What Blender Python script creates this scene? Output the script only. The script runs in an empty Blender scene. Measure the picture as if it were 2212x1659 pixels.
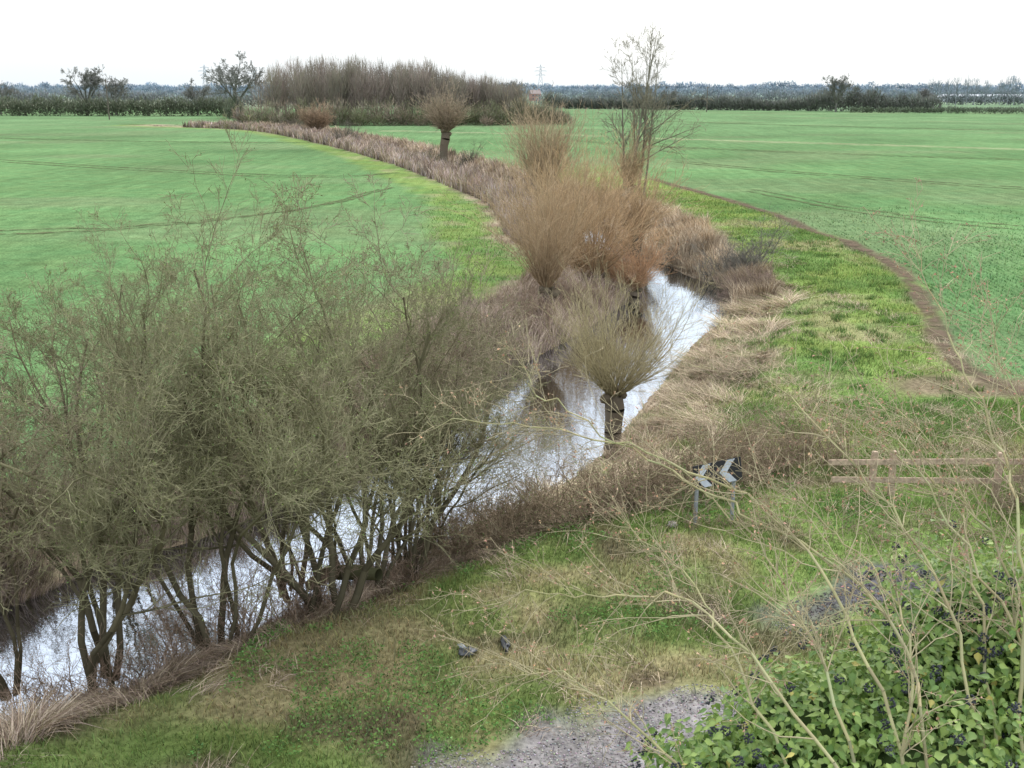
import bpy, math, numpy as np
from mathutils import Vector
R=np.random.default_rng(11)
A=np.array
sc=bpy.context.scene
sc.view_settings.view_transform='Standard'; sc.view_settings.look='None'; sc.view_settings.exposure=0

# ------------------------------------------------ helpers
def ss(a,b,x):
    t=np.clip((x-a)/(b-a+1e-9),0,1); return t*t*(3-2*t)
TB=np.random.default_rng(3).random((256,256))
def vn(x,y,s,o=0):
    x=np.asarray(x)/s+o*17.3+500; y=np.asarray(y)/s+o*9.1+500
    xi=np.floor(x).astype(int); yi=np.floor(y).astype(int); fx=x-xi; fy=y-yi
    fx=fx*fx*(3-2*fx); fy=fy*fy*(3-2*fy)
    g=lambda a,b: TB[a%256,b%256]
    return (g(xi,yi)*(1-fx)+g(xi+1,yi)*fx)*(1-fy)+(g(xi,yi+1)*(1-fx)+g(xi+1,yi+1)*fx)*fy
def norm(v): return v/(np.linalg.norm(v,axis=-1,keepdims=True)+1e-9)
def catmull(P,n):
    P=A(P,float); out=[]
    Q=np.vstack([2*P[0]-P[1],P,2*P[-1]-P[-2]])
    for i in range(1,len(Q)-2):
        for k in range(n):
            t=k/n
            out.append(.5*((2*Q[i])+(-Q[i-1]+Q[i+1])*t+(2*Q[i-1]-5*Q[i]+4*Q[i+1]-Q[i+2])*t*t+(-Q[i-1]+3*Q[i]-3*Q[i+1]+Q[i+2])*t**3))
    out.append(P[-1]); return A(out)
sphV=[]
for i in range(9):
    for j in range(14): 
        th=math.pi*i/8; ph=2*math.pi*j/14; sphV.append((math.sin(th)*math.cos(ph),math.sin(th)*math.sin(ph),math.cos(th)))
sphV=A(sphV); ST=A([t for i in range(8) for j in range(14) for t in ([i*14+j,i*14+14+j,i*14+14+(j+1)%14],[i*14+j,i*14+14+(j+1)%14,i*14+(j+1)%14])])

def vmat(name,rough=.85,transl=0.0,nscale=3.0,namt=.25,spec=.2,attr='Col'):
    m=bpy.data.materials.new(name); m.use_nodes=True; nt=m.node_tree; nd=nt.nodes; lk=nt.links
    b=nd['Principled BSDF']; b.inputs['Roughness'].default_value=rough
    b.inputs['Specular IOR Level'].default_value=spec
    a=nd.new('ShaderNodeAttribute'); a.attribute_name=attr
    tc=nd.new('ShaderNodeTexCoord'); no=nd.new('ShaderNodeTexNoise'); no.inputs['Scale'].default_value=nscale; no.inputs['Detail'].default_value=2
    lk.new(tc.outputs['Object'],no.inputs['Vector'])
    mr=nd.new('ShaderNodeMapRange'); mr.inputs[1].default_value=.3; mr.inputs[2].default_value=.7
    mr.inputs[3].default_value=1-namt; mr.inputs[4].default_value=1+namt
    lk.new(no.outputs['Fac'],mr.inputs[0])
    vm=nd.new('ShaderNodeVectorMath'); vm.operation='SCALE'
    lk.new(a.outputs['Color'],vm.inputs[0]); lk.new(mr.outputs[0],vm.inputs['Scale'])
    lk.new(vm.outputs[0],b.inputs['Base Color'])
    if transl>0:
        t=nd.new('ShaderNodeBsdfTranslucent'); lk.new(vm.outputs[0],t.inputs['Color'])
        mx=nd.new('ShaderNodeMixShader'); mx.inputs[0].default_value=transl
        lk.new(b.outputs[0],mx.inputs[1]); lk.new(t.outputs[0],mx.inputs[2]); lk.new(mx.outputs[0],nd['Material Output'].inputs['Surface'])
    return m
def dmat(name,transl=0):
    m=bpy.data.materials.new(name); m.use_nodes=True; nt=m.node_tree; nd=nt.nodes; lk=nt.links
    nd.remove(nd['Principled BSDF']); b=nd.new('ShaderNodeBsdfDiffuse'); a=nd.new('ShaderNodeAttribute'); a.attribute_name='Col'
    lk.new(a.outputs['Color'],b.inputs['Color']); lk.new(b.outputs[0],nd['Material Output'].inputs['Surface'])
    if transl>0:
        t=nd.new('ShaderNodeBsdfTranslucent'); lk.new(a.outputs['Color'],t.inputs['Color'])
        mx=nd.new('ShaderNodeMixShader'); mx.inputs[0].default_value=transl
        lk.new(b.outputs[0],mx.inputs[1]); lk.new(t.outputs[0],mx.inputs[2]); lk.new(mx.outputs[0],nd['Material Output'].inputs['Surface'])
    return m
def pmat(name,col,rough=.7,metal=0,nscale=20,namt=.2):
    m=bpy.data.materials.new(name); m.use_nodes=True; nt=m.node_tree; nd=nt.nodes; lk=nt.links
    b=nd['Principled BSDF']; b.inputs['Roughness'].default_value=rough; b.inputs['Metallic'].default_value=metal
    tc=nd.new('ShaderNodeTexCoord'); no=nd.new('ShaderNodeTexNoise'); no.inputs['Scale'].default_value=nscale; no.inputs['Detail'].default_value=5
    lk.new(tc.outputs['Object'],no.inputs['Vector'])
    cr=nd.new('ShaderNodeValToRGB'); cr.color_ramp.elements[0].position=.3; cr.color_ramp.elements[1].position=.7
    cr.color_ramp.elements[0].color=tuple(c*(1-namt) for c in col)+(1,); cr.color_ramp.elements[1].color=tuple(min(1,c*(1+namt)) for c in col)+(1,)
    lk.new(no.outputs['Fac'],cr.inputs[0]); lk.new(cr.outputs[0],b.inputs['Base Color'])
    return m

def mk(name,V,T,C=None,mat=None,smooth=False,parent=None):
    V=np.ascontiguousarray(V,dtype=np.float32); T=np.ascontiguousarray(T,dtype=np.int32)
    me=bpy.data.meshes.new(name); k=T.shape[1]
    me.vertices.add(len(V)); me.vertices.foreach_set('co',V.ravel())
    me.loops.add(T.size); me.loops.foreach_set('vertex_index',T.ravel())
    me.polygons.add(len(T)); me.polygons.foreach_set('loop_start',np.arange(0,T.size,k,dtype=np.int32))
    if smooth: me.polygons.foreach_set('use_smooth',np.ones(len(T),dtype=bool))
    me.update(calc_edges=True); me.validate()
    if C is not None:
        at=me.attributes.new('Col','FLOAT_COLOR','POINT')
        c4=np.ones((len(V),4),dtype=np.float32); c4[:,:3]=np.clip(C,0,1); at.data.foreach_set('color',c4.ravel())
    if mat: me.materials.append(mat)
    ob=bpy.data.objects.new(name,me); sc.collection.objects.link(ob)
    if parent: ob.parent=parent
    return ob
def inst(ob,loc,rz=0,s=1,name=None):
    o=bpy.data.objects.new(name or ob.name.split('.')[0],ob.data); sc.collection.objects.link(o)
    o.location=loc; o.rotation_euler=(0,0,rz); o.scale=(s,s,s) if np.isscalar(s) else s
    return o
def empty(name,loc=(0,0,0),rot=(0,0,0)):
    e=bpy.data.objects.new(name,None); sc.collection.objects.link(e); e.location=loc; e.rotation_euler=rot; e.empty_display_size=.2; return e

class Acc:
    def __init__(s): s.V=[];s.T=[];s.C=[];s.n=0
    def add(s,V,T,C):
        s.V.append(V); s.T.append(T+s.n); s.C.append(C); s.n+=len(V)
    def obj(s,name,mat,smooth=False,parent=None):
        return mk(name,np.vstack(s.V),np.vstack(s.T),np.vstack(s.C),mat,smooth,parent)
def prisms(ac,p0,p1,r0,r1,c,sides=3):
    n=len(p0); d=norm(p1-p0); ref=np.where(np.abs(d[:,2:3])>.9,A([[1.,0,0]]),A([[0,0,1.]]))
    a=norm(np.cross(d,ref)); b=np.cross(d,a); vs=[]
    for P,r in((p0,r0),(p1,r1)):
        for k in range(sides):
            an=2*math.pi*k/sides; vs.append(P+(a*math.cos(an)+b*math.sin(an))*r[:,None])
    V=np.stack(vs,1).reshape(-1,3); T=[]
    for k in range(sides):
        k2=(k+1)%sides; T+= [[k,k2,sides+k2],[k,sides+k2,sides+k]]
    T=(A(T)[None]+(np.arange(n)*2*sides)[:,None,None]).reshape(-1,3)
    ac.add(V,T,np.repeat(c,2*sides,axis=0))
def blades(ac,B,h,lean,w,C,dark=.75):
    n=len(B); an=R.random(n)*2*math.pi; sd=np.stack([np.cos(an),np.sin(an),0*an],1)*w[:,None]*.5
    L=np.concatenate([lean,np.zeros((n,1))],1); up=np.stack([0*h,0*h,h],1)
    mid=B+up*.6+L*.35; tip=B+up+L
    V=np.stack([B-sd,B+sd,mid-sd*.8,mid+sd*.8,tip],1).reshape(-1,3)
    T=(A([[0,1,3],[0,3,2],[2,3,4]])[None]+(np.arange(n)*5)[:,None,None]).reshape(-1,3)
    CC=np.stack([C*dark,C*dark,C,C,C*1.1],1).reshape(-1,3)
    ac.add(V,T,CC)
def slivers(ac,P,D,w,C):
    n=len(P); s=norm(np.cross(D,R.normal(0,1,(n,3))))*w[:,None]*.5
    V=np.stack([P-s,P+s,P+D],1).reshape(-1,3); T=np.arange(3*n).reshape(-1,3)
    ac.add(V,T,np.repeat(C,3,axis=0))
def jit(c,n,a=.2): return A(c)[None]*(1+R.normal(0,a,(n,1)))*(1+R.normal(0,a*.25,(n,3)))

def grow(ac,P,D,L,Rd,levels,cthick,cthin,rth=.03,rmin=.0,specks=0,speckcol=(.12,.16,.04),specksz=.02,rg=R):
    P=A(P,float);D=norm(A(D,float));L=A(L,float);Rd=A(Rd,float)
    cthick=A(cthick);cthin=A(cthin)
    for li,lv in enumerate(levels):
        n=len(P); ns=lv['n']; pos=P;d=D; nodes=[P];rs=[Rd];ds=[D]
        for k in range(ns):
            d=norm(d+rg.normal(0,lv.get('curl',.15),(n,3))+A([0,0,lv.get('up',.05)]))
            new=pos+d*(L/ns)[:,None]
            r1=Rd*(1-(k+1)/ns*lv.get('taper',.7))
            f=np.clip(rs[-1]/rth,0,1)[:,None]
            c=(cthick*f+cthin*(1-f))*(1+rg.normal(0,.15,(n,1)))
            prisms(ac,pos,new,np.maximum(rs[-1],rmin),np.maximum(r1,rmin),c,5 if li==0 else 3)
            nodes.append(new);rs.append(r1);ds.append(d);pos=new
        nodes=np.stack(nodes,1);rs=np.stack(rs,1);ds=np.stack(ds,1)
        if 'ch' in lv:
            m=lv['ch']; t=lv.get('ts',.25)+(1-lv.get('ts',.25))*rg.random((n,m))
            k=np.minimum((t*ns).astype(int),ns-1); f=(t*ns-k)[...,None]; ii=np.arange(n)[:,None]
            cp=nodes[ii,k]*(1-f)+nodes[ii,k+1]*f; cd=ds[ii,k+1]
            q=norm(np.cross(cd,rg.normal(0,1,(n,m,3)))); ang=np.radians(lv.get('ang',40)+rg.normal(0,10,(n,m,1)))
            nd=cd*np.cos(ang)+q*np.sin(ang)
            cl=L[:,None]*lv['cl']*(1.15-.6*t)*(.6+.7*rg.random((n,m)))
            cr=rs[ii,k]*lv.get('cr',.55)
            P=cp.reshape(-1,3);D=norm(nd.reshape(-1,3));L=cl.ravel();Rd=cr.ravel()
    if specks:
        idx=rg.integers(0,len(nodes),specks); f=rg.random((specks,1)); kk=rg.integers(0,nodes.shape[1]-1,specks)
        pp=nodes[idx,kk]*(1-f)+nodes[idx,kk+1]*f
        slivers(ac,pp,norm(rg.normal(0,1,(specks,3)))*specksz*(.6+.8*rg.random((specks,1))),np.full(specks,specksz*.8),jit(speckcol,specks,.3))

# ------------------------------------------------ river + terrain functions
RV=catmull([(-30,2,2.0),(-16,9.5,1.9),(-8.3,14.9,1.95),(-6.2,17.2,2.1),(-4.4,18.9,2.1),(-2.3,21.8,2.2),(-.4,25.5,2.5),(1.2,29.6,2.5),(2.9,34,2.3),(4.6,38,2.1),
 (6.5,42.5,2.2),(7.8,46.8,1.9),(7.2,51.5,1.4),(5.8,58,1.5),(4.8,68,1.6),(3.6,78,1.5),(0,92,1.4),(-8,121,1.4),(-23,165,1.4),(-48,222,1.4),(-80,250,1.4)],14)
RT=norm(np.gradient(RV[:,:2],axis=0))
WZ=-.9
def riv(x,y):
    x=np.asarray(x,float).ravel();y=np.asarray(y,float).ravel()
    d=np.empty(len(x));sd=np.empty(len(x))
    for i in range(0,len(x),20000):
        xx=x[i:i+20000];yy=y[i:i+20000]
        dx=xx[:,None]-RV[None,:,0];dy=yy[:,None]-RV[None,:,1]
        q=dx*dx+dy*dy; k=q.argmin(1); ii=np.arange(len(xx))
        sd[i:i+20000]=RT[k,0]*dy[ii,k]-RT[k,1]*dx[ii,k]
        d[i:i+20000]=np.sqrt(q[ii,k])-RV[k,2]
    return d,sd
PATH=catmull([(15.5,24),(13.6,29),(13.7,32),(15.4,38),(17.6,47),(18.3,54),(17.7,62),(17,73),(13.7,94),(12.2,103),(9,125)],10)
def pxy(y): return np.interp(y,PATH[:,1],PATH[:,0])
TRK1=A([(-.4,10.5),(.9,11.2),(2.4,12.2)]);TRK2=A([(4.8,15.1),(6.6,16.4)])
def segdist(x,y,PL):
    best=np.full(len(x),1e9)
    for a,b in zip(PL[:-1],PL[1:]):
        ab=b-a; t=np.clip(((x-a[0])*ab[0]+(y-a[1])*ab[1])/(ab@ab),0,1)
        best=np.minimum(best,np.hypot(x-a[0]-t*ab[0],y-a[1]-t*ab[1]))
    return best
def trk(x,y): return np.minimum(segdist(x,y,TRK1)-.1,segdist(x,y,TRK2)+.25)
def hgt(x,y,d=None,sd=None):
    x=np.asarray(x,float).ravel();y=np.asarray(y,float).ravel()
    if d is None or sd is None: d,sd=riv(x,y)
    nz=vn(x,y,1.3,1)*.35
    w=np.where(sd<0,np.interp(y,[10,18,24,30,40,50,60,80],[1.7,2.4,3.3,3.7,3.9,2.4,3.4,1.6]),1.5)
    up=-.92+.92*np.clip((d-.05-nz*.3)/w,0,1)**.85
    dn=-.92-.85*ss(0,-1.0,d)
    b=np.where(d>.05+nz*.3,up,dn)
    bump=(vn(x,y,2.5,2)-.5)*.14+(vn(x,y,.8,3)-.5)*.07
    near=np.clip(1-(np.hypot(x,y)-60)/60,0,1)
    return b+bump*near*ss(-.1,.6,d)
F1=A([.122,.222,.092]);G1=A([.19,.268,.078]);S1=A([.42,.345,.25]);N1=A([.155,.22,.068]);DR=A([.15,.115,.08]);GV=A([.26,.245,.24])
def gcol(x,y):
    x=np.asarray(x,float).ravel();y=np.asarray(y,float).ravel()
    d,sd=riv(x,y); n1=vn(x,y,3,4);n2=vn(x,y,.7,5);n3=vn(x,y,14,6);n4=vn(x,y,1.6,7)
    L=lambda a,b,w:a*(1-w[:,None])+b*w[:,None]
    c=F1[None]*(0.82+.36*n3[:,None])*A([1,1,1])+np.zeros((len(x),3))
    c=L(c,A([.155,.25,.13]),ss(40,300,y)*.6)  # field pales with distance: haze put into the colour
    c=L(c,A([.17,.21,.115])[None]+0*c,ss(.55,.85,vn(x*.5,y,9,73))*.45)
    bl=np.interp(y,[10,20,30,60,90,240],[2,2.6,3.6,4.6,4.0,5]);br=np.interp(y,[10,16,19,22,35,50,60,72,90,240],[1.1,1.1,1.4,2.3,2.2,1.6,4.5,3,1.6,2.5])
    bw=np.where(sd>0,bl,br)
    wr=(sd<0)*ss(.5,-.5,x-pxy(y)+ (n1-.5)*1.5)*ss(125,95,y)
    wl=(sd>0)*ss(bl+5.0,bl+3.0,d+(n1-.5)*1.2)*ss(24,34,y)*.8
    vg=np.maximum(wr*(y>22),wl)
    vc=L(G1*(.8+.4*n1[:,None]),A([.125,.215,.068])[None]+0*c,ss(.4,.75,n4)*.7)
    vc=L(vc,A([.30,.27,.155])[None]+0*c,ss(.52,.8,n1*.7+n2*.3)*.7)
    c=L(c,vc,vg)
    ng=ss(27,21,y)*(sd<0)
    nc=L(N1*(.7+.6*n2[:,None]),A([.27,.22,.13])[None]+0*c,ss(.42,.72,n1*.6+n2*.4)*.8)
    nc=L(nc,A([.13,.10,.07])[None]+0*c,ss(.72,.9,vn(x,y,1.1,71))*.7)
    c=L(c,nc,ng)
    st=ss(bw+1.0,bw-1.0,d+(n1-.5)*2.2+(n2-.5)*1.6)
    sc_=S1*(.55+.7*n2[:,None]); sc_=L(sc_,A([.15,.19,.075])[None]+0*c,ss(.45,.75,n2*.5+n4*.5)*np.where(y<50,.75,.15))
    c=L(c,sc_,st)
    c=L(c,DR*(.6+.6*n2[:,None]),ss(.35,.0,d)*.75)
    td=trk(x,y); gw=ss(1.05,.4,td+(n2-.5)*.9+(n1-.5)*.7)
    gc=GV*(.65+.6*vn(x,y,.25,8)[:,None]); gc=L(gc,A([.07,.072,.08])[None]+0*c,ss(3.8,5.0,x)*.8)
    c=L(c,gc,gw*(sd<0))
    pd=segdist(x,y,PATH[::3]); w=ss(.8,.1,pd+(n2-.5)*.5)*ss(110,85,y)*.75*(.5+.5*ss(.2,.5,n1))
    e=np.hypot((x-13.2)/3.2,(y-28.2)/1.5); w=np.maximum(w,ss(1.1,.6,e+(n4-.5)*.8)*.85)
    c=L(c,A([.18,.135,.10])[None]*(.7+.6*n2[:,None]),w*(y>25))
    fd=segdist(x,y,A([(95,138.),(70,148),(28.7,178),(6,198),(-25,214)])); c=L(c,A([.33,.33,.20])[None]+0*c,ss(2.4,.6,fd+(n1-.5)*1.5)*.6)
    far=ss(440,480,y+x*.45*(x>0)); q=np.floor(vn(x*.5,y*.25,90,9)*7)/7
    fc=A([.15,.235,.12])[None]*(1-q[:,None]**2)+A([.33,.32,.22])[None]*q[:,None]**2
    painted_haze=(1-np.exp(-np.maximum(y-300,0)/2200))[:,None]; fc=fc*(1-painted_haze)+A([.34,.43,.47])*painted_haze  # distance haze painted into the far ground colour
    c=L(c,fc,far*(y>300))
    return c,d,sd,td,vg

# ------------------------------------------------ ground mesh
def axis(lo,hi,st,L0,L1,g=1.13):
    a=list(np.arange(lo,hi,st)); s=st;v=a[-1]
    while v<L1: s*=g; v+=s; a.append(v)
    s=st; v=a[0]; pre=[]
    while v>L0: s*=g; v-=s; pre.append(v)
    return A(pre[::-1]+a)
xs=axis(-20,22,.25,-4500,4500,1.045); ys=axis(7,80,.25,-60,7000,1.03)
X,Y=np.meshgrid(xs,ys); nx=len(xs); ny=len(ys)
gc,gd,gs,_,_=gcol(X,Y); Z=hgt(X,Y,gd,gs)
idx=np.arange(nx*ny).reshape(ny,nx)
Q=np.stack([idx[:-1,:-1],idx[:-1,1:],idx[1:,1:],idx[1:,:-1]],-1).reshape(-1,4)
m=bpy.data.materials.new('grass_ground'); m.use_nodes=True; nt=m.node_tree; nd=nt.nodes; lk=nt.links
nd.remove(nd['Principled BSDF']); b=nd.new('ShaderNodeBsdfDiffuse'); lk.new(b.outputs[0],nd['Material Output'].inputs['Surface'])
a=nd.new('ShaderNodeAttribute'); a.attribute_name='Col'; tc=nd.new('ShaderNodeTexCoord')
def nz(s,d,vec=None):
    n=nd.new('ShaderNodeTexNoise'); n.inputs['Scale'].default_value=s; n.inputs['Detail'].default_value=d; n.inputs['Roughness'].default_value=.65
    lk.new(vec or tc.outputs['Object'],n.inputs['Vector']); return n
def mrg(n,lo,hi,a0=.3,a1=.7):
    r=nd.new('ShaderNodeMapRange'); r.inputs[1].default_value=a0;r.inputs[2].default_value=a1;r.inputs[3].default_value=lo;r.inputs[4].default_value=hi; lk.new(n,r.inputs[0]); return r.outputs[0]
def mul(p,q):
    r=nd.new('ShaderNodeMath'); r.operation='MULTIPLY'; lk.new(p,r.inputs[0]); lk.new(q,r.inputs[1]); return r.outputs[0]
mp=nd.new('ShaderNodeMapping'); mp.inputs['Rotation'].default_value=(0,0,-.45); mp.inputs['Scale'].default_value=(1,.05,1); lk.new(tc.outputs['Object'],mp.inputs[0])
f=mul(mul(mrg(nz(9,5).outputs['Fac'],.55,1.45),mrg(nz(.9,4).outputs['Fac'],.8,1.2)),mrg(nz(.05,4).outputs['Fac'],.82,1.18))
f=mul(f,mrg(nz(1.3,3,mp.outputs[0]).outputs['Fac'],.86,1.14))
vm=nd.new('ShaderNodeVectorMath'); vm.operation='SCALE'; lk.new(a.outputs['Color'],vm.inputs[0]); lk.new(f,vm.inputs['Scale'])
hs=nd.new('ShaderNodeHueSaturation'); lk.new(vm.outputs[0],hs.inputs['Color']); lk.new(mrg(nz(.35,3).outputs['Fac'],.482,.51),hs.inputs['Hue'])
lk.new(hs.outputs[0],b.inputs['Color'])
bp=nd.new('ShaderNodeBump'); bp.inputs['Strength'].default_value=.5; bp.inputs['Distance'].default_value=.05; lk.new(nz(14,3).outputs['Fac'],bp.inputs['Height']); lk.new(bp.outputs[0],b.inputs['Normal'])
ground=mk('ground',np.stack([X.ravel(),Y.ravel(),Z],1),Q,gc,m,smooth=True)

def fademat(name,col,thr):
    m=bpy.data.materials.new(name); m.use_nodes=True; nt=m.node_tree; nd=nt.nodes; lk=nt.links
    nd.remove(nd['Principled BSDF']); b=nd.new('ShaderNodeBsdfDiffuse'); b.inputs['Color'].default_value=col+(1,)
    tr=nd.new('ShaderNodeBsdfTransparent'); mx=nd.new('ShaderNodeMixShader'); tc=nd.new('ShaderNodeTexCoord')
    at=nd.new('ShaderNodeAttribute'); at.attribute_name='Col'; sp=nd.new('ShaderNodeSeparateColor'); lk.new(at.outputs['Color'],sp.inputs[0])
    no=nd.new('ShaderNodeTexNoise'); no.inputs['Scale'].default_value=1.6; no.inputs['Detail'].default_value=5; lk.new(tc.outputs['Object'],no.inputs['Vector'])
    mr=nd.new('ShaderNodeMapRange'); mr.inputs[1].default_value=thr; mr.inputs[2].default_value=thr+.25; lk.new(no.outputs['Fac'],mr.inputs[0])
    mu=nd.new('ShaderNodeMath'); mu.operation='MULTIPLY'; lk.new(mr.outputs[0],mu.inputs[0]); lk.new(sp.outputs[0],mu.inputs[1])
    lk.new(mu.outputs[0],mx.inputs[0]); lk.new(tr.outputs[0],mx.inputs[1]); lk.new(b.outputs[0],mx.inputs[2]); lk.new(mx.outputs[0],nd['Material Output'].inputs['Surface'])
    return m
def ribbon(name,lines,w,mat,strength=1,lift=.03):
    Vs=[];Fs=[];Cs=[];o=0
    for ln in lines:
        P=catmull(ln,18); t=norm(np.gradient(P,axis=0)); nrm=np.stack([-t[:,1],t[:,0]],1)
        ww=w*(.5+1.0*vn(P[:,0],P[:,1],1.4,74))[:,None]*np.maximum(1,np.hypot(P[:,0],P[:,1])/90)[:,None]
        rows=[]
        for k,s in ((-1,0),(-.3,1),(.3,1),(1,0)):
            q=P+nrm*ww*k*.5; rows.append((np.column_stack([q,hgt(q[:,0],q[:,1])+lift]),np.full((len(P),3),s*strength,float)))
        V=np.stack([r[0] for r in rows],1).reshape(-1,3); C=np.stack([r[1] for r in rows],1).reshape(-1,3)
        ii=np.arange(len(P)*4).reshape(-1,4)+o; F=np.stack([ii[:-1,:-1],ii[1:,:-1],ii[1:,1:],ii[:-1,1:]],-1).reshape(-1,4)
        Vs.append(V);Fs.append(F);Cs.append(C);o+=len(V)
    return mk(name,np.vstack(Vs),np.vstack(Fs),np.vstack(Cs),mat,True)
ribbon('footpath',[[tuple(p) for p in PATH[:90:5]]],.85,fademat('trodden_earth',(.17,.13,.095),.33),.85,.025)
wl=[]
for ln in ([(85,66.),(50,82),(30,102),(18,122)],[(60,46.),(40,54),(25,68),(19,86)],[(-70,130),(-40,110),(-20,100),(-12,104)],[(-40,58),(-24,62),(-15,72),(-11,88)],[(120,110),(60,125),(25,150),(9,172)],[(-110,190),(-60,170),(-30,165)],[(-90,250),(-60,235),(-45,232)],[(150,190),(80,230),(20,300)]):
    wl.append(ln); wl.append([(x_+.9,y_+1.7) for x_,y_ in ln])
ribbon('tractor_wheelings',wl,.6,fademat('wheel_mark',(.13,.145,.075),.34),.85,.035)

# water
RN=np.stack([-RT[:,1],RT[:,0]],1); cols=np.linspace(-1,1,5); wv=[]
for c in cols:
    p=RV[:,:2]+RN*(RV[:,2:3]+.8)*c; wv.append(np.column_stack([p,np.full(len(p),WZ)]))
wv=np.stack(wv,1); ii=np.arange(len(RV)*5).reshape(-1,5)
WQ=np.stack([ii[:-1,:-1],ii[1:,:-1],ii[1:,1:],ii[:-1,1:]],-1).reshape(-1,4)[:,::-1]
wm=bpy.data.materials.new('river_water'); wm.use_nodes=True; nt=wm.node_tree; nd=nt.nodes; lk=nt.links
b=nd['Principled BSDF']; b.inputs['Base Color'].default_value=(.15,.14,.105,1); b.inputs['Roughness'].default_value=.5; b.inputs['Specular IOR Level'].default_value=0
gl=nd.new('ShaderNodeBsdfGlossy'); gl.inputs['Roughness'].default_value=.03; gl.inputs['Color'].default_value=(.60,.65,.71,1)
fr=nd.new('ShaderNodeFresnel'); fr.inputs['IOR'].default_value=1.75
mx=nd.new('ShaderNodeMixShader'); lk.new(fr.outputs[0],mx.inputs[0]); lk.new(b.outputs[0],mx.inputs[1]); lk.new(gl.outputs[0],mx.inputs[2]); lk.new(mx.outputs[0],nd['Material Output'].inputs['Surface'])
tc=nd.new('ShaderNodeTexCoord'); n=nz(1.6,4); bp=nd.new('ShaderNodeBump'); bp.inputs['Strength'].default_value=.14; bp.inputs['Distance'].default_value=.03
lk.new(n.outputs['Fac'],bp.inputs['Height'])
for t in (b,gl,fr): lk.new(bp.outputs[0],t.inputs['Normal'])
mk('river_water',wv.reshape(-1,3),WQ,None,wm,smooth=True)

# ------------------------------------------------ grass
grassM=dmat('grass_blade',.3); strawM=dmat('dead_grass'); twigM=dmat('bark')
def scatter(n,x0,x1,y0,y1):
    return x0+(x1-x0)*R.random(n), y0+(y1-y0)*R.random(n)
def grassmesh(name,x,y,h0,h1,wd,cond=None,gain=1.3,mat=grassM):
    c,d,sd,td,vg=gcol(x,y); keep=(d>.25)
    if cond is not None: keep&=cond(x,y,d,sd,td,vg)
    x,y,c,d,sd=x[keep],y[keep],c[keep],d[keep],sd[keep]; n=len(x); z=hgt(x,y,d,sd)-.01
    cl=.35+vn(x,y,.5,12)*.8+vn(x,y,2.3,13)*.7
    h=(h0+(h1-h0)*R.random(n)**2)*cl; ln=R.normal(0,1,(n,2))*(h*.5)[:,None]
    sc2=np.hypot(x,y); w=wd*(.7+.6*R.random(n))*np.maximum(1,sc2/22)
    C=c*gain*(.55+.85*R.random((n,1)))*(1+R.normal(0,.07,(n,3)))
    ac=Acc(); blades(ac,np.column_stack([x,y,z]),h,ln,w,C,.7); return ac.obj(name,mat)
x,y=scatter(230000,-8,13,10,27)
grassmesh('grass',x,y,.04,.15,.013,lambda x,y,d,sd,td,vg:(sd<0)&((td>.85)|(R.random(len(x))<.12)))
y=24+76*R.random(150000)**1.6; x=2+20*R.random(150000)
grassmesh('verge_grass',x,y,.05,.17,.014,lambda x,y,d,sd,td,vg:(sd<0)&(x<pxy(y)+.3)&(segdist(x,y,PATH[::3])>.4)&(np.hypot((x-13.2)/3.2,(y-28.2)/1.5)>.9)&(R.random(len(x))<ss(100,60,y)))
x,y=scatter(90000,-18,6,20,90)
grassmesh('bank_grass',x,y,.05,.2,.016,lambda x,y,d,sd,td,vg:(sd>0)&(R.random(len(x))<vg)&(R.random(len(x))<ss(90,50,y)),1.55)
rows=np.arange(0,60,.32); xx=[];yy=[]
for r in rows:
    t=R.random(900)**1.5*60; xx.append(14+r*.95+t*.08+R.normal(0,.03,900)); yy.append(22+t)
x=np.concatenate(xx);y=np.concatenate(yy); k=(x>pxy(y)+.5)&(x<y*.56)&(R.random(len(x))<ss(80,40,y)); x=x[k];y=y[k]
grassmesh('winter_wheat',x,y,.07,.14,.016,lambda x,y,d,sd,td,vg:(sd<0)&(np.hypot((x-13.2)/3.2,(y-28.2)/1.5)>.9),1.45)
ac=Acc(); x,y=scatter(520,5,18,23,70); d,sd=riv(x,y); k=(sd<0)&(d>2.5)&(x<pxy(y)-.5)&(vn(x,y,4,15)>.45); x,y=x[k],y[k]
for xx,yy in zip(x,y):
    n=40; r=.10+.12*R.random(); bx=xx+R.normal(0,r,n);by=yy+R.normal(0,r*.7,n); h=.08+.12*R.random(n)
    blades(ac,np.column_stack([bx,by,hgt(bx,by)]),h,R.normal(0,.06,(n,2)),np.full(n,.025),jit((.14,.225,.07),n,.25))
ac.obj('grass_tussocks',grassM)
x,y=scatter(80000,-4,9,11,22); d,sd=riv(x,y); k=(sd<0)&(d>.5)&(trk(x,y)>.7)&(vn(x,y,1.5,61)*.6+vn(x,y,.5,62)*.4>.52); x,y,d,sd=x[k],y[k],d[k],sd[k]; n=len(x)
P=np.column_stack([x,y,hgt(x,y,d,sd)+.02+.14*R.random(n)]); D=norm(R.normal(0,1,(n,3))*A([1,1,.35]))*(.025+.03*R.random((n,1)))
ac=Acc(); slivers(ac,P,D,np.full(n,.034),jit((.15,.265,.08),n,.3)); ac.obj('low_weeds',grassM)
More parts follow.
